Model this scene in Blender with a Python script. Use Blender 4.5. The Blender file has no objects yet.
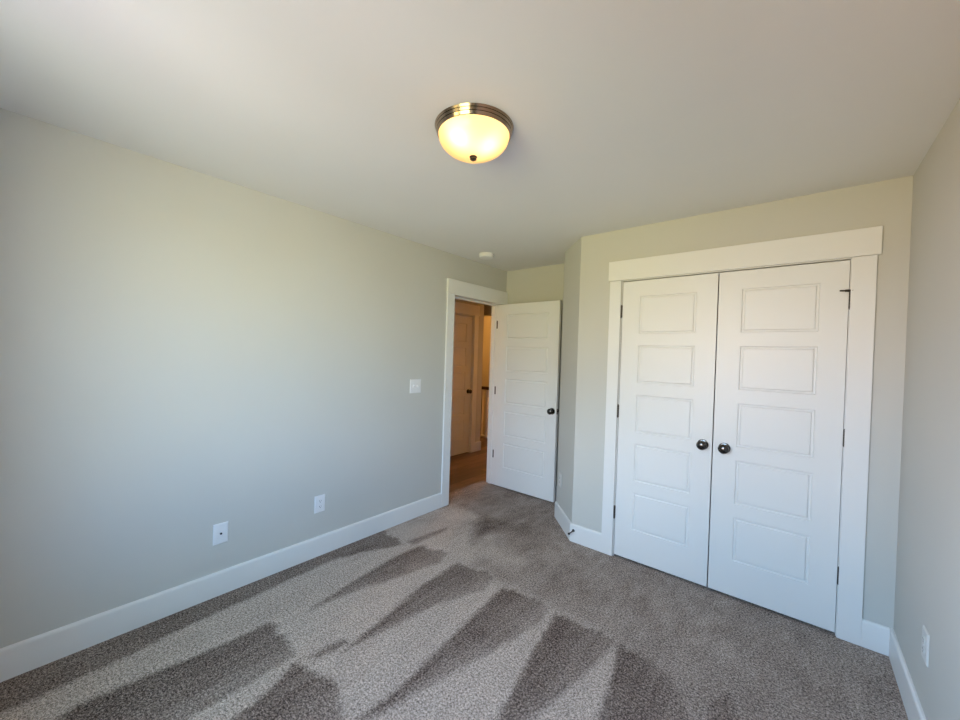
import bpy, bmesh, math, random
import numpy as np
from mathutils import Vector, Matrix
PI = math.pi
random.seed(4)
S = bpy.context.scene
COL = S.collection

# ------------------------------------------------------------------ camera
cam = bpy.data.cameras.new('camera'); cam_o = bpy.data.objects.new('camera', cam); COL.objects.link(cam_o)
cam.sensor_fit = 'HORIZONTAL'; cam.sensor_width = 36.0; cam.lens = 36.0*383.3/960.0; cam.clip_start = 0.02
YAW, PITCH, ROLL = 0.6931, -0.0111, 0.0314
_f = Vector((-math.sin(YAW)*math.cos(PITCH), math.cos(YAW)*math.cos(PITCH), math.sin(PITCH)))
_r = Vector((math.cos(YAW), math.sin(YAW), 0)); _u = _r.cross(_f)
_r2 = math.cos(ROLL)*_r + math.sin(ROLL)*_u; _u2 = -math.sin(ROLL)*_r + math.cos(ROLL)*_u
_m = Matrix((_r2, _u2, -_f)).transposed().to_4x4(); _m.translation = (2.6025, 0.0344, 1.4652)
cam_o.matrix_world = _m
S.camera = cam_o

# ------------------------------------------------------------------ light and exposure
S.view_settings.view_transform = 'Standard'; S.view_settings.look = 'None'
S.view_settings.exposure = 0.0; S.view_settings.gamma = 1.0; S.view_settings.use_curve_mapping = False
WIN = (1.02, 1.44, 1.54, 2.40, 0.75, 2.20)      # twin rear windows: x0 x1, x0 x1, sill and head height
OUTSIDE = {   # radiance seen through the window: four bearings (left to right), each from the ground up to the high sky
    'far_left': ((5.8, 1.4, 0.0), (13.2, 4.0, 0.0), (25.1, 17.0, 12.0), (28.6, 29.3, 35.7), (23.3, 32.0, 46.2), (16.5, 25.5, 36.4)),
    'left': ((0.0, 0.0, 0.0), (14.6, 12.1, 4.6), (17.5, 14.9, 12.6), (20.6, 19.7, 20.0), (9.8, 16.4, 24.1), (7.9, 12.4, 19.7)),
    'right': ((6.8, 5.3, 6.1), (18.4, 17.3, 8.6), (14.3, 11.4, 2.0), (21.7, 21.9, 20.2), (18.4, 24.6, 32.0), (7.4, 11.1, 16.0)),
    'far_right': ((13.4, 13.8, 12.3), (19.6, 18.3, 10.6), (20.7, 21.6, 15.4), (21.9, 26.5, 28.4), (10.2, 18.5, 30.7), (3.7, 9.4, 13.0)),
}
w = bpy.data.worlds.new('daylight'); S.world = w; w.use_nodes = True
nt = w.node_tree; nt.nodes.clear()
tc = nt.nodes.new('ShaderNodeTexCoord'); sx = nt.nodes.new('ShaderNodeSeparateXYZ')
nt.links.new(tc.outputs['Generated'], sx.inputs[0])
mr = nt.nodes.new('ShaderNodeMapRange'); mr.inputs[1].default_value = -1; mr.inputs[2].default_value = 1
nt.links.new(sx.outputs['Z'], mr.inputs[0])
def sky_ramp(cols):
    rp = nt.nodes.new('ShaderNodeValToRGB'); nt.links.new(mr.outputs[0], rp.inputs[0]); e = rp.color_ramp.elements
    e[0].position = 0; e[0].color = (*cols[0], 1); e[1].position = 1; e[1].color = (*cols[5], 1)
    for k, z in enumerate((-.45, -.15, 0.0, .15, .45)):
        a = e.new((z-.03+1)/2); a.color = (*cols[k], 1); b = e.new((z+.03+1)/2); b.color = (*cols[k+1], 1)
    return rp.outputs[0]
cur = None
for (nm, cols), bx in zip(OUTSIDE.items(), (None, -.45, 0.0, .45)):
    r_ = sky_ramp(cols)
    if cur is None: cur = r_; continue
    sd = nt.nodes.new('ShaderNodeMapRange'); sd.inputs[1].default_value = bx-.06; sd.inputs[2].default_value = bx+.06
    nt.links.new(sx.outputs['X'], sd.inputs[0])
    mxn = nt.nodes.new('ShaderNodeMixRGB'); nt.links.new(sd.outputs[0], mxn.inputs[0]); nt.links.new(cur, mxn.inputs[1]); nt.links.new(r_, mxn.inputs[2]); cur = mxn.outputs[0]
bg = nt.nodes.new('ShaderNodeBackground'); out = nt.nodes.new('ShaderNodeOutputWorld')
bg.inputs[1].default_value = 0.78; nt.links.new(cur, bg.inputs[0]); nt.links.new(bg.outputs[0], out.inputs[0])
for wa, wb in ((WIN[0], WIN[1]), (WIN[2], WIN[3])):
    pl = bpy.data.lights.new('window_portal', 'AREA'); pl.shape = 'RECTANGLE'
    pl.size = wb-wa; pl.size_y = WIN[5]-WIN[4]; pl.cycles.is_portal = True
    po = bpy.data.objects.new('window_portal', pl); COL.objects.link(po)
    po.location = ((wa+wb)/2, -0.50, (WIN[4]+WIN[5])/2); po.rotation_euler = (PI/2, 0, 0)
hl = bpy.data.lights.new('hall_lamp', 'POINT'); hl.energy = 27; hl.color = (1.0, 0.39, 0.03); hl.shadow_soft_size = 0.07
ho = bpy.data.objects.new('hall_lamp', hl); COL.objects.link(ho); ho.location = (-0.88, 0.20, 2.33)
h2 = bpy.data.lights.new('stair_lamp', 'POINT'); h2.energy = 70; h2.color = (1.0, 0.42, 0.08); h2.shadow_soft_size = 0.07
ho2 = bpy.data.objects.new('stair_lamp', h2); COL.objects.link(ho2); ho2.location = (-1.3, 5.80, 2.25)

# ------------------------------------------------------------------ materials
def mat(name, base, rough=0.5, metal=0.0, spec=0.5):
    m = bpy.data.materials.new(name); m.use_nodes = True
    b = m.node_tree.nodes['Principled BSDF']
    b.inputs['Base Color'].default_value = (*base, 1); b.inputs['Roughness'].default_value = rough
    b.inputs['Metallic'].default_value = metal; b.inputs['Specular IOR Level'].default_value = spec
    return m
def node(m, t, **kw):
    n = m.node_tree.nodes.new(t)
    for k, v in kw.items(): setattr(n, k, v)
    return n
def paint(name, base, rough, scale, bump, spec=0.3, var=0.015):
    """wall paint: faint roller texture and slight colour drift"""
    m = mat(name, base, rough, 0, spec); L = m.node_tree.links; b = m.node_tree.nodes['Principled BSDF']
    t = node(m, 'ShaderNodeTexCoord')
    n = node(m, 'ShaderNodeTexNoise'); n.inputs['Scale'].default_value = scale; n.inputs['Detail'].default_value = 3
    L.new(t.outputs['Object'], n.inputs['Vector'])
    bp = node(m, 'ShaderNodeBump'); bp.inputs['Strength'].default_value = bump; bp.inputs['Distance'].default_value = 0.001
    L.new(n.outputs['Fac'], bp.inputs['Height']); L.new(bp.outputs['Normal'], b.inputs['Normal'])
    n2 = node(m, 'ShaderNodeTexNoise'); n2.inputs['Scale'].default_value = 1.3
    L.new(t.outputs['Object'], n2.inputs['Vector'])
    r = node(m, 'ShaderNodeValToRGB'); r.color_ramp.elements[0].position = .3; r.color_ramp.elements[1].position = .7
    r.color_ramp.elements[0].color = (*[c*(1-var) for c in base], 1); r.color_ramp.elements[1].color = (*[c*(1+var) for c in base], 1)
    L.new(n2.outputs['Fac'], r.inputs['Fac']); L.new(r.outputs['Color'], b.inputs['Base Color'])
    return m
M_WALL = paint('greige_wall_paint', (0.588, 0.582, 0.545), 0.7, 220, 0.12)
M_HALL = paint('hall_wall_paint', (0.588, 0.582, 0.545), 0.7, 220, 0.12)
M_CEIL = paint('flat_white_ceiling', (0.79, 0.785, 0.78), 0.9, 160, 0.15, 0.1)
M_TRIM = paint('white_trim_enamel', (0.80, 0.80, 0.79), 0.38, 90, 0.03, 0.4, 0.005)
M_PLATE = paint('white_plastic', (0.82, 0.82, 0.83), 0.3, 60, 0.0, 0.5, 0.004)
M_PLATE_PALE = paint('pale_grey_plastic', (0.64, 0.635, 0.61), 0.35, 60, 0.0, 0.5, 0.004)
M_SLOT = mat('dark_slot', (0.02, 0.02, 0.02), 0.6)
M_BRONZE = mat('brushed_nickel_bronze', (0.36, 0.29, 0.22), 0.16, 1.0)
M_KNOB = mat('black_nickel', (0.10, 0.095, 0.09), 0.16, 1.0)
M_HINGE = mat('dark_hinge_metal', (0.10, 0.09, 0.08), 0.38, 1.0)
M_RUBBER = mat('black_rubber', (0.02, 0.02, 0.02), 0.7)
M_RAIL = mat('dark_stained_handrail', (0.03, 0.015, 0.008), 0.3)
for m_, sc_ in ((M_BRONZE, 300), (M_KNOB, 60), (M_HINGE, 200), (M_RAIL, 40), (M_RUBBER, 80), (M_SLOT, 40)):
    n_ = node(m_, 'ShaderNodeTexNoise'); n_.inputs['Scale'].default_value = sc_
    mp_ = node(m_, 'ShaderNodeMapRange'); r0 = m_.node_tree.nodes['Principled BSDF'].inputs['Roughness'].default_value
    mp_.inputs[3].default_value = r0*.85; mp_.inputs[4].default_value = r0*1.15
    m_.node_tree.links.new(n_.outputs['Fac'], mp_.inputs[0])
    m_.node_tree.links.new(mp_.outputs[0], m_.node_tree.nodes['Principled BSDF'].inputs['Roughness'])

def carpet_material():
    m = mat('taupe_cut_pile_carpet', (.2, .17, .15), 1.0, 0, 0.05); L = m.node_tree.links; b = m.node_tree.nodes['Principled BSDF']
    t = node(m, 'ShaderNodeTexCoord')
    at = node(m, 'ShaderNodeAttribute'); at.attribute_name = 'nap'
    def nz(scale, det, rg):
        n = node(m, 'ShaderNodeTexNoise'); n.inputs['Scale'].default_value = scale; n.inputs['Detail'].default_value = det; n.inputs['Roughness'].default_value = rg
        L.new(t.outputs['Object'], n.inputs['Vector']); return n
    na, nb, n3 = nz(230, 2, .8), nz(100, 3, .85), nz(30, 3, .6)
    n = node(m, 'ShaderNodeMix', data_type='FLOAT'); n.inputs[0].default_value = .56
    L.new(na.outputs['Fac'], n.inputs[2]); L.new(nb.outputs['Fac'], n.inputs[3])
    def ramp(*st):
        r = node(m, 'ShaderNodeValToRGB'); el = r.color_ramp.elements
        el[0].position, el[0].color = st[0][0], (*st[0][1], 1); el[1].position, el[1].color = st[-1][0], (*st[-1][1], 1)
        for p, c in st[1:-1]: el.new(p).color = (*c, 1)
        L.new(n.outputs[0], r.inputs['Fac']); return r
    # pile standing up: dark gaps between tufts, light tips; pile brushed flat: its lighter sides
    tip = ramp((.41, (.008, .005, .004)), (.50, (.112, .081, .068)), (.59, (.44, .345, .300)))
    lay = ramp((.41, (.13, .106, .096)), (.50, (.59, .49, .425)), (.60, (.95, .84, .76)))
    ad = node(m, 'ShaderNodeMath', operation='MULTIPLY_ADD'); ad.inputs[1].default_value = .30; ad.inputs[2].default_value = -.15
    L.new(n3.outputs['Fac'], ad.inputs[0])
    a2 = node(m, 'ShaderNodeMath', operation='ADD', use_clamp=True)
    L.new(ad.outputs[0], a2.inputs[0]); L.new(at.outputs['Fac'], a2.inputs[1])
    mx = node(m, 'ShaderNodeMix', data_type='RGBA')
    L.new(a2.outputs[0], mx.inputs[0]); L.new(tip.outputs[0], mx.inputs[6]); L.new(lay.outputs[0], mx.inputs[7])
    L.new(mx.outputs[2], b.inputs['Base Color'])
    bp = node(m, 'ShaderNodeBump'); bp.inputs['Strength'].default_value = .7; bp.inputs['Distance'].default_value = .004
    L.new(n.outputs[0], bp.inputs['Height']); L.new(bp.outputs['Normal'], b.inputs['Normal'])
    return m
M_CARPET = carpet_material()

def wood_floor_material():
    m = mat('dark_oak_boards', (.1, .05, .03), .32); L = m.node_tree.links; b = m.node_tree.nodes['Principled BSDF']
    t = node(m, 'ShaderNodeTexCoord')
    br = node(m, 'ShaderNodeTexBrick'); br.inputs['Scale'].default_value = 1; br.inputs['Brick Width'].default_value = 1.1
    br.inputs['Row Height'].default_value = .125; br.inputs['Mortar Size'].default_value = .002
    br.inputs['Color1'].default_value = (.050, .026, .016, 1); br.inputs['Color2'].default_value = (.17, .098, .060, 1); br.inputs['Mortar'].default_value = (.02, .01, .006, 1)
    mp = node(m, 'ShaderNodeMapping'); mp.inputs['Rotation'].default_value = (0, 0, PI/2)
    L.new(t.outputs['Object'], mp.inputs[0]); L.new(mp.outputs[0], br.inputs[0])
    n = node(m, 'ShaderNodeTexNoise'); n.inputs['Scale'].default_value = 5; n.inputs['Detail'].default_value = 6
    mp2 = node(m, 'ShaderNodeMapping'); mp2.inputs['Scale'].default_value = (6, .9, 1)
    L.new(t.outputs['Object'], mp2.inputs[0]); L.new(mp2.outputs[0], n.inputs['Vector'])
    mx = node(m, 'ShaderNodeMix', data_type='RGBA', blend_type='OVERLAY'); mx.inputs[0].default_value = .75
    L.new(br.outputs[0], mx.inputs[6]); L.new(n.outputs['Fac'], mx.inputs[7]); L.new(mx.outputs[2], b.inputs['Base Color'])
    return m
M_WOOD = wood_floor_material()

# ------------------------------------------------------------------ mesh helpers
def box(bm, x0, x1, y0, y1, z0, z1):
    v = [bm.verts.new((x, y, z)) for x in (x0, x1) for y in (y0, y1) for z in (z0, z1)]
    for f in ((0, 1, 3, 2), (4, 6, 7, 5), (0, 4, 5, 1), (2, 3, 7, 6), (0, 2, 6, 4), (1, 5, 7, 3)):
        bm.faces.new([v[i] for i in f])
def prism(bm, pts, z0, z1):
    """vertical prism on a counter-clockwise footprint"""
    a = [bm.verts.new((x, y, z0)) for x, y in pts]; b = [bm.verts.new((x, y, z1)) for x, y in pts]
    bm.faces.new(a[::-1]); bm.faces.new(b)
    for i in range(len(pts)):
        j = (i+1) % len(pts); bm.faces.new((a[i], a[j], b[j], b[i]))
def extrude_profile(bm, prof, p0, p1, nrm):
    """prof: (offset from the wall, height) outline swept from p0 to p1 (xy); nrm = direction off the wall"""
    A = [bm.verts.new((p0[0]+nrm[0]*d, p0[1]+nrm[1]*d, z)) for d, z in prof]
    B = [bm.verts.new((p1[0]+nrm[0]*d, p1[1]+nrm[1]*d, z)) for d, z in prof]
    n = len(prof)
    for i in range(n):
        j = (i+1) % n; bm.faces.new((A[i], A[j], B[j], B[i]))
    bm.faces.new(A[::-1]); bm.faces.new(B)
def lathe(bm, prof, seg=40, axis='Z', org=(0, 0, 0)):
    """prof: (radius, height) pairs; radius 0 closes the end"""
    rings = []
    def P(r, h, a):
        c, s = r*math.cos(a), r*math.sin(a)
        p = {'Z': (c, s, h), 'Y': (c, h, -s), 'X': (h, c, s)}[axis]
        return (p[0]+org[0], p[1]+org[1], p[2]+org[2])
    for r, h in prof:
        rings.append([bm.verts.new(P(0, h, 0))] if r < 1e-6 else [bm.verts.new(P(r, h, 2*PI*k/seg)) for k in range(seg)])
    for a, b in zip(rings, rings[1:]):
        for k in range(seg):
            q = (k+1) % seg
            if len(a) == 1 and len(b) == 1: continue
            if len(a) == 1: bm.faces.new((a[0], b[k], b[q]))
            elif len(b) == 1: bm.faces.new((a[k], a[q], b[0]))
            else: bm.faces.new((a[k], a[q], b[q], b[k]))
def tube(bm, pts, r, seg=10):
    pts = [Vector(p) for p in pts]; prev = None
    for i, p in enumerate(pts):
        d = (pts[min(i+1, len(pts)-1)] - pts[max(i-1, 0)]).normalized()
        ref = Vector((0, 0, 1)) if abs(d.z) < .9 else Vector((1, 0, 0))
        u = d.cross(ref).normalized(); v = d.cross(u)
        ring = [bm.verts.new(p + r*(math.cos(2*PI*k/seg)*u + math.sin(2*PI*k/seg)*v)) for k in range(seg)]
        if prev:
            for k in range(seg): bm.faces.new((prev[k], prev[(k+1) % seg], ring[(k+1) % seg], ring[k]))
        else: bm.faces.new(ring)
        prev = ring
    bm.faces.new(prev)
def obj(name, bm, m, parent=None, loc=(0, 0, 0), smooth=None, bevel=0, rotz=0):
    bmesh.ops.recalc_face_normals(bm, faces=bm.faces)
    me = bpy.data.meshes.new(name); bm.to_mesh(me); bm.free()
    for mm in (m if isinstance(m, (list, tuple)) else [m]): me.materials.append(mm)
    o = bpy.data.objects.new(name, me); COL.objects.link(o); o.location = loc; o.rotation_euler.z = rotz
    if parent: o.parent = parent
    if bevel:
        b = o.modifiers.new('bevel', 'BEVEL'); b.width = bevel; b.segments = 2; b.limit_method = 'ANGLE'; b.angle_limit = math.radians(40)
    if smooth is not None:
        me.polygons.foreach_set('use_smooth', [True]*len(me.polygons))
        me.set_sharp_from_angle(angle=math.radians(smooth))
    return o
def tag(o, label, cat, group=None, kind=None):
    o['label'] = label; o['category'] = cat
    if group: o['group'] = group
    if kind: o['kind'] = kind
    return o
def BM(): return bmesh.new()
def boxes(*bs):
    bm = BM()
    for b in bs: box(bm, *b)
    return bm

# ------------------------------------------------------------------ dimensions (metres; x across, y into the room)
H = 2.44; XR = 3.017; YC = 2.898; YB = 3.602; YREAR = -0.38; TH = 0.12
XC = 1.239; DX, DY = 0.920, 3.231            # the chamfered closet corner runs (XC,YC) -> (DX,DY)
DO0, DO1, DOZ = 2.745, 3.53, 2.056           # bedroom doorway in the left wall
XJ = -0.145                                  # hall face of the left wall
CL0, CL1, CLZ = 1.577, 2.807, 2.056          # closet opening
HX = -1.165; HY1 = 4.63; FARY = 6.4

# ------------------------------------------------------------------ setting
def floor_grid():
    """carpet with the vacuum's wedge marks stored as pile lay (nap)"""
    st = .0125; x0, x1, y0, y1 = -0.205, XR+.02, YREAR-.02, YB+.02
    nx, ny = int((x1-x0)/st)+1, int((y1-y0)/st)+1
    X, Y = np.meshgrid(np.linspace(x0, x1, nx), np.linspace(y0, y1, ny))
    rng = np.random.default_rng(3)
    def smooth_noise(fx, fy):
        g = rng.random((int((y1-y0)*fy)+3, int((x1-x0)*fx)+3))
        u, v = (X-x0)*fx, (Y-y0)*fy; i, j = u.astype(int), v.astype(int); u, v = u-i, v-j
        u, v = u*u*(3-2*u), v*v*(3-2*v)
        return (g[j, i]*(1-u)*(1-v)+g[j, i+1]*u*(1-v)+g[j+1, i]*(1-u)*v+g[j+1, i+1]*u*v)-.5
    def sdf(poly):
        d = np.full(X.shape, 1e9); ins = np.zeros(X.shape, bool); n = len(poly)
        Xj = X + .016*smooth_noise(80, 60) + .008*smooth_noise(8, 3); Yj = Y + .035*smooth_noise(75, 2) + .03*smooth_noise(14, 3) + .02*smooth_noise(80, 60)
        for k in range(n):
            (ax, ay), (bx, by) = poly[k], poly[(k+1) % n]
            ex, ey = bx-ax, by-ay; t = np.clip(((Xj-ax)*ex+(Yj-ay)*ey)/(ex*ex+ey*ey+1e-12), 0, 1)
            d = np.minimum(d, np.hypot(Xj-ax-t*ex, Yj-ay-t*ey))
            c = ((ay > Yj) != (by > Yj)) & (Xj < (bx-ax)*(Yj-ay)/(by-ay+1e-12)+ax)
            ins ^= c
        return np.where(ins, d, -d)
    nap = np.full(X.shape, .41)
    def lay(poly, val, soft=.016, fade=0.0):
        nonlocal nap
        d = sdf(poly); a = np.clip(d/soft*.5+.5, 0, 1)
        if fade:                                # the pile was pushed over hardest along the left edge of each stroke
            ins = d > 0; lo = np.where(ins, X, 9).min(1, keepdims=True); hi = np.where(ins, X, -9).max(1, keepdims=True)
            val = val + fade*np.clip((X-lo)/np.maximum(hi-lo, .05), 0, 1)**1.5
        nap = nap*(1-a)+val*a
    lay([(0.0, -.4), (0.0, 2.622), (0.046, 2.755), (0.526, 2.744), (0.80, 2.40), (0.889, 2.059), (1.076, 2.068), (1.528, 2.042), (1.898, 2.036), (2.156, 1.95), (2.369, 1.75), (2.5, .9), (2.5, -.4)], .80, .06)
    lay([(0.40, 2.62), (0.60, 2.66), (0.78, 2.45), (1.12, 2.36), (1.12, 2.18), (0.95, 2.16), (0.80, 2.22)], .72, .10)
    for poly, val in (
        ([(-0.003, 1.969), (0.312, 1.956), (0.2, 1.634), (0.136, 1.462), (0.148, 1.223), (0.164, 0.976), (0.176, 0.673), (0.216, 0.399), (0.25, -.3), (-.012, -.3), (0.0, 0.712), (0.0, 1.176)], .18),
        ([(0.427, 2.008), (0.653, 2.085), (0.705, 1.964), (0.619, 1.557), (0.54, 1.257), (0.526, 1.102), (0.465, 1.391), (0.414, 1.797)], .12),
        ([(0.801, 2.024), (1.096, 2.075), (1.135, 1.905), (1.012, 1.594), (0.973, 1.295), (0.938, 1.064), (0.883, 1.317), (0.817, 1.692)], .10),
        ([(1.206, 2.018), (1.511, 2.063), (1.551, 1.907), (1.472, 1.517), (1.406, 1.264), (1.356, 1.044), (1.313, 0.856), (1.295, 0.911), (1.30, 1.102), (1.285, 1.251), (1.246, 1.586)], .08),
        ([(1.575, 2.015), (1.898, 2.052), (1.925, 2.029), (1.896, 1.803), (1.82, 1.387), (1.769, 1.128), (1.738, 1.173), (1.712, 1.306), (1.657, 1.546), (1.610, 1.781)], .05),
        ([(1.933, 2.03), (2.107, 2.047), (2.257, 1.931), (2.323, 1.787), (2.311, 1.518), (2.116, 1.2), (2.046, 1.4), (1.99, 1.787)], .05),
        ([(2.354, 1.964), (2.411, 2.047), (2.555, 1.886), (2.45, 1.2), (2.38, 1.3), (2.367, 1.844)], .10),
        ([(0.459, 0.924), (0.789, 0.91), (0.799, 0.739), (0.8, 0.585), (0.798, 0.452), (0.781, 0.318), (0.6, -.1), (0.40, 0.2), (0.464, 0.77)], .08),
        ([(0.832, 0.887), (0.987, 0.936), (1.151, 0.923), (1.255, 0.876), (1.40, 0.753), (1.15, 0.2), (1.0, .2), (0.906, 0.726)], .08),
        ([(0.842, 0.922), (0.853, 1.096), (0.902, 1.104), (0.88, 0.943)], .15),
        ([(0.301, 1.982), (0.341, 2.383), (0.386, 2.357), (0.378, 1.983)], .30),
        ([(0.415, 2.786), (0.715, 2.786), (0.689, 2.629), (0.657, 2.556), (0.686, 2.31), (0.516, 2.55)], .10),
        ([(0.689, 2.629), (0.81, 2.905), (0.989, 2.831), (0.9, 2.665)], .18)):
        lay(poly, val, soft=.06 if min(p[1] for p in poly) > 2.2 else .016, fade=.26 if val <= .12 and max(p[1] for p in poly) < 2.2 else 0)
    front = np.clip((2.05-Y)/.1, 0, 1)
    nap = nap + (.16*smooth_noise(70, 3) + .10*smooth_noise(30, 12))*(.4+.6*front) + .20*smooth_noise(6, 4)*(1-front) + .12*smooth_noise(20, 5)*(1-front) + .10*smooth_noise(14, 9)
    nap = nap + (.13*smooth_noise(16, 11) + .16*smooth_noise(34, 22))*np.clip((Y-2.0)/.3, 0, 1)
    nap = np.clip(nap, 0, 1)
    me = bpy.data.meshes.new('floor')
    co = np.zeros((nx*ny, 3)); co[:, 0] = X.ravel(); co[:, 1] = Y.ravel()
    I = np.arange(nx*ny).reshape(ny, nx)
    F = np.stack([I[:-1, :-1], I[:-1, 1:], I[1:, 1:], I[1:, :-1]], -1).reshape(-1, 4)
    keep = (co[F[:, 0], 0] > XJ) | ((co[F[:, 0], 1] > DO0-.004) & (co[F[:, 0], 1] < DO1-.004))
    F = F[keep]
    me.vertices.add(len(co)); me.vertices.foreach_set('co', co.ravel())
    me.loops.add(F.size); me.loops.foreach_set('vertex_index', F.ravel().astype(np.int32))
    me.polygons.add(len(F)); me.polygons.foreach_set('loop_start', np.arange(0, F.size, 4, dtype=np.int32))
    me.update(calc_edges=True); me.validate()
    a = me.attributes.new('nap', 'FLOAT', 'POINT'); a.data.foreach_set('value', nap.ravel().astype(np.float32))
    me.materials.append(M_CARPET)
    o = bpy.data.objects.new('floor', me); COL.objects.link(o)
    return o
tag(floor_grid(), 'taupe cut pile carpet with vacuum wedge marks across the bedroom floor', 'floor', kind='structure')
tag(obj('floor_hall', boxes((-5.0, -0.206, -1.0, 5.46, -.06, -.002), (-0.206, XJ+.001, -1.0, DO0, -.06, -.002), (-0.206, XJ+.001, DO1, 5.46, -.06, -.002)), M_WOOD),
    'dark hardwood hallway floor seen through the open doorway', 'floor', kind='structure')
tag(obj('floor_stairwell', boxes((-5.0, XJ, 5.46, FARY, -1.7, -1.6), (-5.0, XJ, 5.45, 5.46, -1.7, -.06)), M_WOOD), 'dark floor at the bottom of the stairwell behind the railing', 'floor', kind='structure')
tag(obj('ceiling', boxes((XJ-.05, XR+TH, YREAR-TH, YB+TH, H, H+.1)), M_CEIL), 'flat white bedroom ceiling carrying the round dome lamp', 'ceiling', kind='structure')
tag(obj('ceiling_hall', boxes((-5.1, XJ-.05, -1.1, YB+TH, H, H+.1), (-5.1, 0, YB+TH, FARY+.1, H, H+.1)), M_CEIL), 'hallway ceiling beyond the bedroom doorway', 'ceiling', kind='structure')

tag(obj('wall_left', boxes((XJ, 0, YREAR-TH, DO0, 0, H), (XJ, 0, DO1, YB+TH, 0, H), (XJ, 0, DO0, DO1, DOZ, H)), M_WALL),
    'long greige wall on the left with light switch and two low plates', 'wall', kind='structure')
tag(obj('wall_back', boxes((0, XR+TH, YB, YB+TH, 0, H)), M_WALL), 'short greige back wall behind the open bedroom door', 'wall', kind='structure')
tag(obj('wall_right', boxes((XR, XR+TH, YREAR-TH, YB, 0, H)), M_WALL), 'greige wall at the right edge beside the closet', 'wall', kind='structure')
wa0, wb0, wa1, wb1, z0, z1 = WIN
tag(obj('wall_rear', boxes((0, wa0, YREAR-TH, YREAR, 0, H), (wb1, XR, YREAR-TH, YREAR, 0, H), (wb0, wa1, YREAR-TH, YREAR, z0, z1), (wa0, wb1, YREAR-TH, YREAR, 0, z0), (wa0, wb1, YREAR-TH, YREAR, z1, H)), M_WALL),
    'greige wall with the twin window behind the viewer', 'wall', kind='structure')
bm = BM()
prism(bm, [(XC, YC), (CL0, YC), (CL0, YC+.11), (XC+.05, YC+.11), (DX+.11, DY+.045), (DX+.11, YB), (DX, YB), (DX, DY)], 0, H)
box(bm, CL1, XR, YC, YC+.11, 0, H); box(bm, CL0, CL1, YC, YC+.11, CLZ, H)
tag(obj('wall_closet', bm, M_WALL), 'greige closet front wall with the double doors and a chamfered corner', 'wall', kind='structure')

# hallway shell
tag(obj('wall_hall', boxes((HX-.12, HX, -1.0, 3.62, 0, H), (HX-.12, HX, 4.40, HY1, 0, H), (HX-.12, HX, 3.62, 4.40, 2.06, H)), M_HALL), 'hallway wall holding the far panel door', 'wall', kind='structure')
tag(obj('wall_stairwell', boxes((-5.1, 0, FARY, FARY+.1, -1.7, H)), M_HALL), 'lit wall far behind the stair railing', 'wall', kind='structure')
tag(obj('wall_hall_side', boxes((XJ, 0, YB+TH, FARY, -1.7, H)), M_HALL), 'hallway wall continuing past the bedroom back wall', 'wall', kind='structure')
tag(obj('wall_hall_end', boxes((-5.1, XJ, -1.1, -1.0, -.06, H), (-5.1, -5.0, -1.0, FARY, -1.7, H), (XJ, 0, -1.1, YREAR-TH, -.06, H)), M_HALL), 'hallway end wall out of sight beside the doorway', 'wall', kind='structure')
tag(obj('wall_soffit', boxes((-5.0, XJ, 5.35, 5.5, 2.19, H)), M_HALL), 'dropped hallway soffit above the stair railing', 'wall', kind='structure')

# baseboards: flat board with an eased top edge
BBP = [(0, 0), (.0145, 0), (.0145, .128), (.0125, .136), (.007, .141), (0, .141)]
def baseboard(name, runs, label):
    bm = BM()
    for p0, p1, n in runs: extrude_profile(bm, BBP, p0, p1, n)
    return tag(obj(name, bm, M_TRIM), label, 'baseboard', kind='structure')
q = 2**-.5
baseboard('baseboard_left', [((0, YREAR), (0, 2.642), (1, 0))], 'long white baseboard under the left wall outlets')
baseboard('baseboard_right', [((XR, YREAR), (XR, YC), (-1, 0))], 'white baseboard along the right wall')
baseboard('baseboard_back', [((0.02, YB), (DX, YB), (0, -1))], 'white baseboard on the back wall behind the open door')
baseboard('baseboard_closet', [((XC-.006, YC), (1.490, YC), (0, -1)), ((2.902, YC), (XR-.0145, YC), (0, -1)), ((DX, DY), (XC, YC), (-q, -q)), ((DX, DY), (DX, YB-.015), (-1, 0))],
          'white baseboard wrapping the chamfered closet corner')
baseboard('baseboard_rear', [((0, YREAR), (XR, YREAR), (0, 1))], 'white baseboard below the window behind the viewer')
baseboard('baseboard_hall', [((HX, 4.49), (HX, HY1+.0145), (1, 0)), ((HX+.0145, HY1), (HX-.12, HY1), (0, 1)), ((HX, -1.0), (HX, 3.53), (1, 0))], 'hallway baseboard right of the far door')

# door casings and jambs
def frame_trim(name, parts, label):
    return tag(obj(name, boxes(*parts), M_TRIM, bevel=.0018), label, 'trim', kind='structure')
frame_trim('trim_1', [(.0, .018, 2.640, 2.737, 0, DOZ), (.0, .018, 3.538, YB-.001, 0, DOZ), (0, .026, 2.634, YB-.001, DOZ-.006, 2.195)], 'white flat casing with header around the open bedroom doorway')
bm = boxes((XJ, 0, DO0-.001, DO0+.006, 0, DOZ), (XJ, 0, DO1-.006, DO1+.001, 0, DOZ), (XJ, 0, DO0, DO1, DOZ-.006, DOZ),
           (-.115, -.080, DO0+.006, DO0+.016, 0, DOZ-.006), (-.115, -.080, DO1-.016, DO1-.006, 0, DOZ-.006), (-.115, -.080, DO0+.016, DO1-.016, DOZ-.016, DOZ-.006))
tag(obj('trim_2', bm, M_TRIM), 'white jamb lining inside the open bedroom doorway', 'trim', kind='structure')
frame_trim('trim_3', [(1.490, 1.5745, YC-.016, YC, 0, CLZ), (2.8060, 2.902, YC-.016, YC, 0, CLZ), (1.477, 2.916, YC-.018, YC, CLZ+.002, 2.203)], 'white flat casing with wide header around the double closet doors')
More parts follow.
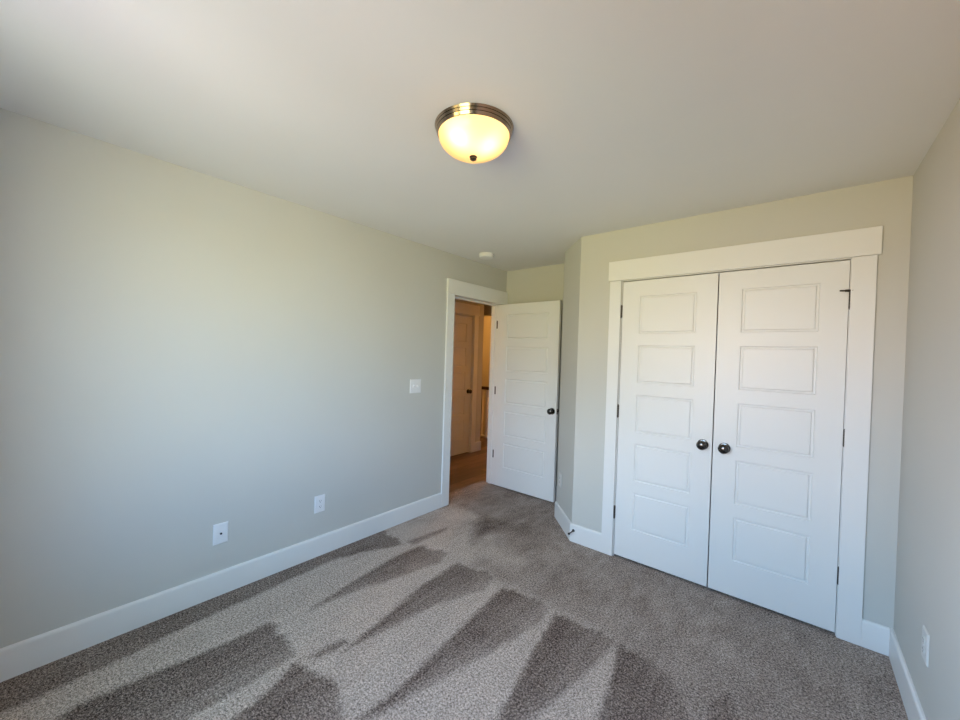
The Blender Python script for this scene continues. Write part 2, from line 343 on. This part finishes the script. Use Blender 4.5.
bm = boxes((CL0-.001, CL0+.004, YC, YC+.11, 0, CLZ), (CL1-.004, CL1+.001, YC, YC+.11, 0, CLZ), (CL0, CL1, YC, YC+.11, CLZ-.004, CLZ),
           (CL0+.004, CL0+.012, YC+.042, YC+.075, 0, CLZ-.004), (CL1-.012, CL1-.004, YC+.042, YC+.075, 0, CLZ-.004), (CL0+.012, CL1-.012, YC+.042, YC+.075, CLZ-.016, CLZ-.004))
tag(obj('trim_4', bm, M_TRIM), 'white jamb lining behind the closet doors', 'trim', kind='structure')
frame_trim('trim_5', [(HX, HX+.018, 4.402, 4.492, 0, 2.064), (HX, HX+.018, 3.528, 3.618, 0, 2.064), (HX, HX+.030, 3.518, 4.502, 2.064, 2.215)], 'casing with header around the far hallway door')
frame_trim('trim_6', [(wa0-.09, wa0, YREAR, YREAR+.016, z0-.02, z1), (wb1, wb1+.09, YREAR, YREAR+.016, z0-.02, z1), (wb0, wa1, YREAR, YREAR+.016, z0, z1),
    (wa0-.1, wb1+.1, YREAR, YREAR+.018, z1, z1+.14), (wa0-.1, wb1+.1, YREAR, YREAR+.04, z0-.02, z0)], 'white casing around the twin window behind the viewer')
for k, (x0, x1) in enumerate(((wa0, wb0), (wa1, wb1))):
    zm = (z0+z1)/2
    frame_trim('window_%d' % (k+1), [(x0, x0+.045, -.47, -.42, z0, z1), (x1-.045, x1, -.47, -.42, z0, z1), (x0+.045, x1-.045, -.47, -.42, z1-.045, z1), (x0+.045, x1-.045, -.47, -.42, z0, z0+.045), (x0+.045, x1-.045, -.47, -.42, zm-.02, zm+.02)],
        'white sash frame of the %s window behind the viewer' % ('left', 'right')[k])['category'] = 'window'

# ------------------------------------------------------------------ panel doors
def panel_door_bm(W, HH, T, px0, px1, pz, both=True):
    """moulded five panel leaf: front face at y=0, back at y=T, x 0..W"""
    bm = BM()
    def face_side(y, s):
        xs = [0, px0, px1, W]; zs = [0]
        for a, b in pz: zs += [a, b]
        zs.append(HH)
        pan = {(1, 2*i+1) for i in range(len(pz))}
        for i in range(3):
            for j in range(len(zs)-1):
                if (i, j) in pan: continue
                bm.faces.new([bm.verts.new(p) for p in ((xs[i], y, zs[j]), (xs[i+1], y, zs[j]), (xs[i+1], y, zs[j+1]), (xs[i], y, zs[j+1]))])
        for a, b in pz:
            rings = []
            for ins, dep in ((0, 0), (.0048, .0085), (.0130, .0085), (.0178, .0010), (.0195, .0005)):
                rings.append([bm.verts.new(p) for p in ((px0+ins, y+s*dep, a+ins), (px1-ins, y+s*dep, a+ins), (px1-ins, y+s*dep, b-ins), (px0+ins, y+s*dep, b-ins))])
            for r0, r1 in zip(rings, rings[1:]):
                for k in range(4): bm.faces.new((r0[k], r0[(k+1) % 4], r1[(k+1) % 4], r1[k]))
            bm.faces.new(rings[-1])
    face_side(0, 1)
    if both: face_side(T, -1)
    else: bm.faces.new([bm.verts.new(p) for p in ((0, T, 0), (W, T, 0), (W, T, HH), (0, T, HH))])
    for p in (((0, 0, 0), (0, T, 0), (0, T, HH), (0, 0, HH)), ((W, 0, 0), (W, T, 0), (W, T, HH), (W, 0, HH)),
              ((0, 0, 0), (W, 0, 0), (W, T, 0), (0, T, 0)), ((0, 0, HH), (W, 0, HH), (W, T, HH), (0, T, HH))):
        bm.faces.new([bm.verts.new(v) for v in p])
    bmesh.ops.remove_doubles(bm, verts=bm.verts, dist=1e-5)
    return bm
def panel_rows(z_first, hgt, pitch): return [(z_first+k*pitch, z_first+k*pitch+hgt) for k in range(5)]
KNOB_P = [(0, .0), (.0325, 0), (.0330, .004), (.030, .008), (.014, .011), (.0115, .016), (.0115, .026), (.017, .031), (.0255, .036), (.0295, .043), (.0300, .049), (.0270, .056), (.0190, .0615), (.0090, .0640), (0, .0645)]
def knob(parent, x, z, y=0.0, sgn=-1, label=None):
    bm = BM(); lathe(bm, [(r, sgn*h) for r, h in KNOB_P if h > .0075 or r == 0][0:0] or [(0, sgn*.007)]+[(r, sgn*h) for r, h in KNOB_P[3:]], 36, 'Y')
    k = obj('knob', bm, M_KNOB, parent, (x, y, z), smooth=50)
    bm = BM(); lathe(bm, [(r, sgn*h) for r, h in KNOB_P[:4]]+[(0, sgn*.0085)], 36, 'Y'); obj('rose', bm, M_KNOB, k, smooth=40)
    if label: k['label'] = label
    return k
def hinge(parent, x, y, z, stop=0):
    bm = BM(); box(bm, x-.006, x+.006, y+.004, y+.0075, z-.0445, z+.0445)
    for i in range(5):
        zz = z-.0445+i*.0178; lathe(bm, [(0, zz+.0004), (.0062, zz+.0004), (.0062, zz+.0174), (0, zz+.0174)], 14, 'Z', (x, y, 0))
    lathe(bm, [(0, z+.0445), (.0045, z+.0445), (.0045, z+.0485), (.002, z+.0505), (0, z+.0505)], 14, 'Z', (x, y, 0))
    lathe(bm, [(0, z-.0500), (.002, z-.0500), (.0045, z-.0480), (.0045, z-.0445), (0, z-.0445)], 14, 'Z', (x, y, 0))
    h = obj('hinge', bm, M_HINGE, parent, smooth=35)
    h['label'] = 'dark metal hinge knuckle'
    if stop:
        bm = BM(); zz = z+.052
        lathe(bm, [(0, zz-.003), (.0095, zz-.003), (.0095, zz+.003), (0, zz+.003)], 16, 'Z', (x, y, 0))
        tube(bm, [(x+stop*.002, y-.002, zz), (x+stop*.022, y-.011, zz)], .0062); tube(bm, [(x+stop*.018, y-.009, zz), (x+stop*.044, y-.019, zz)], .0042)
        tube(bm, [(x-stop*.002, y-.002, zz), (x-stop*.010, y-.008, zz)], .0045)
        d = obj('hinge_pin_stop', bm, M_HINGE, h, smooth=40)
        bm = BM(); lathe(bm, [(0, 0), (.006, 0), (.007, .004), (.006, .008), (0, .009)], 12, 'X'); bm.free()
    return h
PZ = panel_rows(.218, .272, .3565)
def closet_leaf(name, xa, xb, label, hinge_side):
    W = xb-xa
    px0, px1 = (.122, .486) if hinge_side < 0 else (.124, .487)
    o = obj(name, panel_door_bm(W, 2.028, .035, px0, px1, PZ), M_TRIM, None, (xa, YC, .016), bevel=.0008)
    tag(o, label, 'closet door', kind='structure')
    return o
d2 = closet_leaf('door_2', 1.5855, 2.1900, 'left leaf of the white double closet doors, knob at its right', -1)
knob(d2, 2.139-1.5855, .917, label='round dark metal knob')
for hz in (1.823, 1.083, .327): hinge(d2, -.0065, -.0055, hz-.013)
d3 = closet_leaf('door_3', 2.1965, 2.8003, 'right leaf of the white double closet doors with a hinge stop', 1)
knob(d3, 2.259-2.1965, .914, label='round dark metal knob')
for hz in (1.823, 1.079, .329): hinge(d3, 2.8070-2.1965, -.0055, hz-.013, -1 if hz > 1.5 else 0)

BDY, BDX = 3.484, -.018
d1 = obj('door_1', panel_door_bm(.770, 2.028, .035, .130, .655, PZ), M_TRIM, None, (BDX, BDY, .016), bevel=.0008)
tag(d1, 'white five panel bedroom door standing open against the back wall', 'door', kind='structure')
knob(d1, .722, .912, label='round dark metal knob'); knob(d1, .722, .912, .035, 1, label='round dark metal knob')
bm = boxes((.770, .7712, .006, .029, .912-.028, .912+.028)); box(bm, .770, .779, .011, .024, .912-.008, .912+.008)
obj('latch', bm, M_HINGE, d1, bevel=.001)['label'] = 'dark metal latch plate'
for hz in (1.823, 1.072, .347):
    bm = boxes((-.046, -.003, .0385, .041, hz-.013-.0445, hz-.013+.0445)); zz = hz-.013
    lathe(bm, [(0, zz-.047), (.006, zz-.047), (.006, zz+.047), (0, zz+.047)], 14, 'Z', (-.004, .0345, 0))
    obj('hinge', bm, M_HINGE, d1, smooth=35)['label'] = 'dark metal hinge'

d4 = obj('door_4', panel_door_bm(.765, 2.032, .035, .125, .640, PZ), M_TRIM, None, (HX-.022, 3.627, .012), bevel=.0008, rotz=PI/2)
tag(d4, 'closed five panel hallway door across from the bedroom doorway', 'door', kind='structure')
knob(d4, .712, .915, label='round dark metal knob')
bm = boxes((HX-.12, HX-.002, 3.619, 3.625, 0, 2.062), (HX-.12, HX-.002, 4.394, 4.401, 0, 2.062), (HX-.12, HX-.002, 3.62, 4.40, 2.052, 2.061))
tag(obj('trim_7', bm, M_TRIM), 'jamb lining around the far hallway door', 'trim', kind='structure')

# ------------------------------------------------------------------ stair railing in the hallway
rail = bpy.data.objects.new('stair_railing', None); COL.objects.link(rail); rail.location = (-1.9, 5.40, 0)
tag(rail, 'stair railing with dark handrail over white balusters beyond the hallway door', 'railing')
bm = BM(); prof = [(-.030, .862), (.030, .862), (.033, .885), (.028, .905), (.012, .915), (-.012, .915), (-.028, .905), (-.033, .885)]
extrude_profile(bm, prof, (-1.6, 0), (1.74, 0), (0, 1)); obj('handrail', bm, M_RAIL, rail)['label'] = 'dark stained handrail'
obj('bottom_rail', boxes((-1.6, 1.74, -.035, .035, 0, .035)), M_TRIM, rail, bevel=.003)
for k in range(30):
    xx = -1.55+k*.112
    obj('baluster', boxes((xx-.016, xx+.016, -.016, .016, .035, .862)), M_TRIM, rail, bevel=.002)

# ------------------------------------------------------------------ ceiling lamp
LX, LY = 1.502, 1.272
lamp = bpy.data.objects.new('ceiling_lamp', None); COL.objects.link(lamp); lamp.location = (LX, LY, H); lamp.scale = (1.03, 1.03, 1.0)
tag(lamp, 'round flush ceiling lamp with ridged metal ring and frosted glass dome', 'ceiling lamp')
bm = BM()
lathe(bm, [(0, -.0005), (.161, -.0005), (.164, -.002), (.1605, -.0105), (.1578, -.0110), (.1578, -.0128), (.1600, -.0132), (.1565, -.0220), (.1538, -.0225), (.1538, -.0243),
           (.1560, -.0247), (.1515, -.0350), (.1485, -.0365), (.1455, -.034), (.1455, -.010), (0, -.010)], 72)
obj('ring', bm, M_BRONZE, lamp, smooth=25)
def glass_material():
    m = bpy.data.materials.new('frosted_glass'); m.use_nodes = True; n = m.node_tree.nodes; n.clear(); L = m.node_tree.links
    o = n.new('ShaderNodeOutputMaterial'); tr = n.new('ShaderNodeBsdfTranslucent'); tr.inputs[0].default_value = (.95, .79, .54, 1)
    gl = n.new('ShaderNodeBsdfGlossy'); gl.inputs['Roughness'].default_value = .15; gl.inputs[0].default_value = (.9, .9, .9, 1)
    em = n.new('ShaderNodeEmission'); em.inputs[0].default_value = (1.0, .60, .16, 1); em.inputs[1].default_value = GLASS_E
    nz = n.new('ShaderNodeTexNoise'); nz.inputs['Scale'].default_value = 9; nz.inputs['Detail'].default_value = 4; nz.inputs['Distortion'].default_value = 1.5
    mpn = n.new('ShaderNodeMapRange'); mpn.inputs[3].default_value = GLASS_E*.85; mpn.inputs[4].default_value = GLASS_E*1.15
    L.new(nz.outputs['Fac'], mpn.inputs[0]); L.new(mpn.outputs[0], em.inputs[1])
    mx = n.new('ShaderNodeMixShader'); mx.inputs[0].default_value = .05; L.new(tr.outputs[0], mx.inputs[1]); L.new(gl.outputs[0], mx.inputs[2])
    ad = n.new('ShaderNodeAddShader'); L.new(mx.outputs[0], ad.inputs[0]); L.new(em.outputs[0], ad.inputs[1]); L.new(ad.outputs[0], o.inputs[0])
    return m
GLASS_E = 0.13
bm = BM(); R0, Z0, DEP = .1475, -.033, .090
lathe(bm, [(R0*math.cos(a), Z0-DEP*math.sin(a)) for a in [PI/2*k/18 for k in range(18)]]+[(0, Z0-DEP)], 64)
obj('glass_dome', bm, glass_material(), lamp, smooth=60)['label'] = 'glowing frosted glass dome'
bm = BM(); zt = Z0-DEP
lathe(bm, [(0, zt+.004), (.015, zt+.002), (.0165, zt-.001), (.009, zt-.003), (.0135, zt-.007), (.0135, zt-.011), (.007, zt-.0155), (0, zt-.0165)], 24)
obj('finial', bm, M_HINGE, lamp, smooth=40)['label'] = 'small dark metal finial'
BULB_W = 0.55
for sx_, sy_ in ((.010, -.086), (.066, -.004)):
    L_ = bpy.data.lights.new('bulb_light', 'POINT'); L_.energy = BULB_W; L_.color = (1.0, .64, .34); L_.shadow_soft_size = .018
    o_ = bpy.data.objects.new('bulb_light', L_); COL.objects.link(o_); o_.parent = lamp; o_.location = (sx_, sy_, -.062)

# ------------------------------------------------------------------ small fittings
sm = bpy.data.objects.new('smoke_detector', None); COL.objects.link(sm); sm.location = (.270, 2.888, H); sm.scale = (1.08, 1.08, 1.05)
tag(sm, 'small round white smoke detector on the ceiling above the doorway', 'smoke detector')
bm = BM(); lathe(bm, [(0, -.0003), (.066, -.0003), (.068, -.004), (.068, -.010), (0, -.010)], 48); obj('base', bm, M_PLATE, sm, smooth=35)
bm = BM(); lathe(bm, [(0, -.010), (.063, -.010), (.063, -.028), (.058, -.034), (.030, -.038), (0, -.039)], 48); obj('cover', bm, M_PLATE, sm, smooth=35)

def wall_thing(name, label, cat, loc, rot, group=None):
    """local +x along the wall, +z up, -y off the wall"""
    o = bpy.data.objects.new(name, None); COL.objects.link(o); o.location = loc; o.rotation_euler.z = rot
    return tag(o, label, cat, group)
def plate(parent, W, Hh, m=None):
    """cover plate with a bevelled rim"""
    bm = BM(); a, b = W/2, Hh/2; rings = []
    for ins, d in ((0, 0), (0, .002), (.0045, .0058), (.006, .0062)):
        rings.append([bm.verts.new((x, -d, z)) for x, z in ((-a+ins, -b+ins), (a-ins, -b+ins), (a-ins, b-ins), (-a+ins, b-ins))])
    for r0, r1 in zip(rings, rings[1:]):
        for k in range(4): bm.faces.new((r0[k], r0[(k+1) % 4], r1[(k+1) % 4], r1[k]))
    bm.faces.new(rings[0][::-1]); bm.faces.new(rings[-1])
    return obj('cover_plate', bm, m or M_PLATE, parent)
def screw(parent, x, z):
    bm = BM(); lathe(bm, [(0, -.0060), (.0034, -.0060), (.0030, -.0072), (0, -.0076)], 12, 'Y'); s = obj('screw', bm, M_PLATE, parent, (x, 0, z), smooth=40); return s
def duplex(name, label, loc, rot, m=None):
    o = wall_thing(name, label, 'outlet', loc, rot); plate(o, .078, .122, m)
    for s in (-1, 1):
        bm = BM(); pts = []
        for k in range(24):
            a = 2*PI*k/24; pts.append((max(-.0145, min(.0145, .0175*math.cos(a))), .0142*math.sin(a)))
        A = [bm.verts.new((x, -.006, z)) for x, z in pts]; B = [bm.verts.new((x*.96, -.0085, z*.96)) for x, z in pts]
        for k in range(24): bm.faces.new((A[k], A[(k+1) % 24], B[(k+1) % 24], B[k]))
        bm.faces.new(B); bm.faces.new(A[::-1])
        f = obj('receptacle', bm, m or M_PLATE, o, (0, 0, s*.0195), smooth=30)
        bm = boxes((-.0075, -.0050, -.0088, -.0080, -.001, .0075), (.0050, .0072, -.0088, -.0080, 0, .0070))
        lathe(bm, [(0, -.0080), (.0025, -.0080), (.0025, -.0088), (0, -.0088)], 12, 'Y', (0, 0, -.0065))
        obj('slots', bm, M_SLOT, f)['label'] = 'dark plug slots'
    screw(o, 0, 0)
    return o
LW = PI/2
duplex('duplex_outlet', 'white duplex outlet on the left wall nearest the switch and doorway', (0, 1.424, .371), LW)
duplex('duplex_outlet', 'pale outlet on the chamfered wall beside the open door', (1.003, 4.137-1.003, .382), -PI/4, M_PLATE_PALE)
duplex('duplex_outlet', 'pale outlet low on the right wall beside the closet', (XR, 2.292, .398), -PI/2, M_PLATE_PALE)
co = wall_thing('coax_plate', 'white cable plate with one central jack, left of the wall outlet', 'cable plate', (0, .812, .365), LW)
plate(co, .078, .122); screw(co, 0, .042); screw(co, 0, -.042)
bm = BM(); lathe(bm, [(0, -.006), (.0058, -.006), (.0058, -.0075), (.0046, -.0080), (.0046, -.013), (0, -.013)], 16, 'Y'); obj('jack', bm, M_SLOT, co, smooth=40)['label'] = 'dark coax jack'
sw = wall_thing('light_switch', 'white double toggle light switch plate beside the bedroom doorway', 'light switch', (0, 2.283, 1.179), LW)
plate(sw, .124, .124)
for s in (-1, 1):
    bm = BM(); A = [(-.005, -.006, -.012), (.005, -.006, -.012), (.005, -.006, .012), (-.005, -.006, .012)]
    u = 1 if s < 0 else -1
    B = [(-.004, -.018, -.003+u*.007), (.004, -.018, -.003+u*.007), (.004, -.016, .004+u*.007), (-.004, -.016, .004+u*.007)]
    A = [bm.verts.new(p) for p in A]; B = [bm.verts.new(p) for p in B]
    for k in range(4): bm.faces.new((A[k], A[(k+1) % 4], B[(k+1) % 4], B[k]))
    bm.faces.new(B); bm.faces.new(A[::-1]); obj('toggle', bm, M_PLATE, sw, (s*.023, 0, 0), bevel=.0008)
    for zz in (.030, -.030): screw(sw, s*.023, zz)

st = bpy.data.objects.new('door_stop', None); COL.objects.link(st); st.location = (1.262, YC-.0145, .093); st.rotation_euler.z = 0
tag(st, 'small dark rigid doorstop screwed to the baseboard at the chamfered corner', 'doorstop')
bm = BM(); lathe(bm, [(0, 0), (.011, 0), (.011, -.003), (.005, -.006), (0, -.006)], 20, 'Y'); obj('flange', bm, M_HINGE, st, smooth=40)
bm = BM(); lathe(bm, [(0, -.006), (.0042, -.006), (.0038, -.070), (0, -.070)], 14, 'Y'); obj('rod', bm, M_HINGE, st, smooth=40)
bm = BM(); lathe(bm, [(0, -.070), (.008, -.070), (.009, -.075), (.0085, -.083), (0, -.085)], 18, 'Y'); obj('tip', bm, M_RUBBER, st, smooth=40)
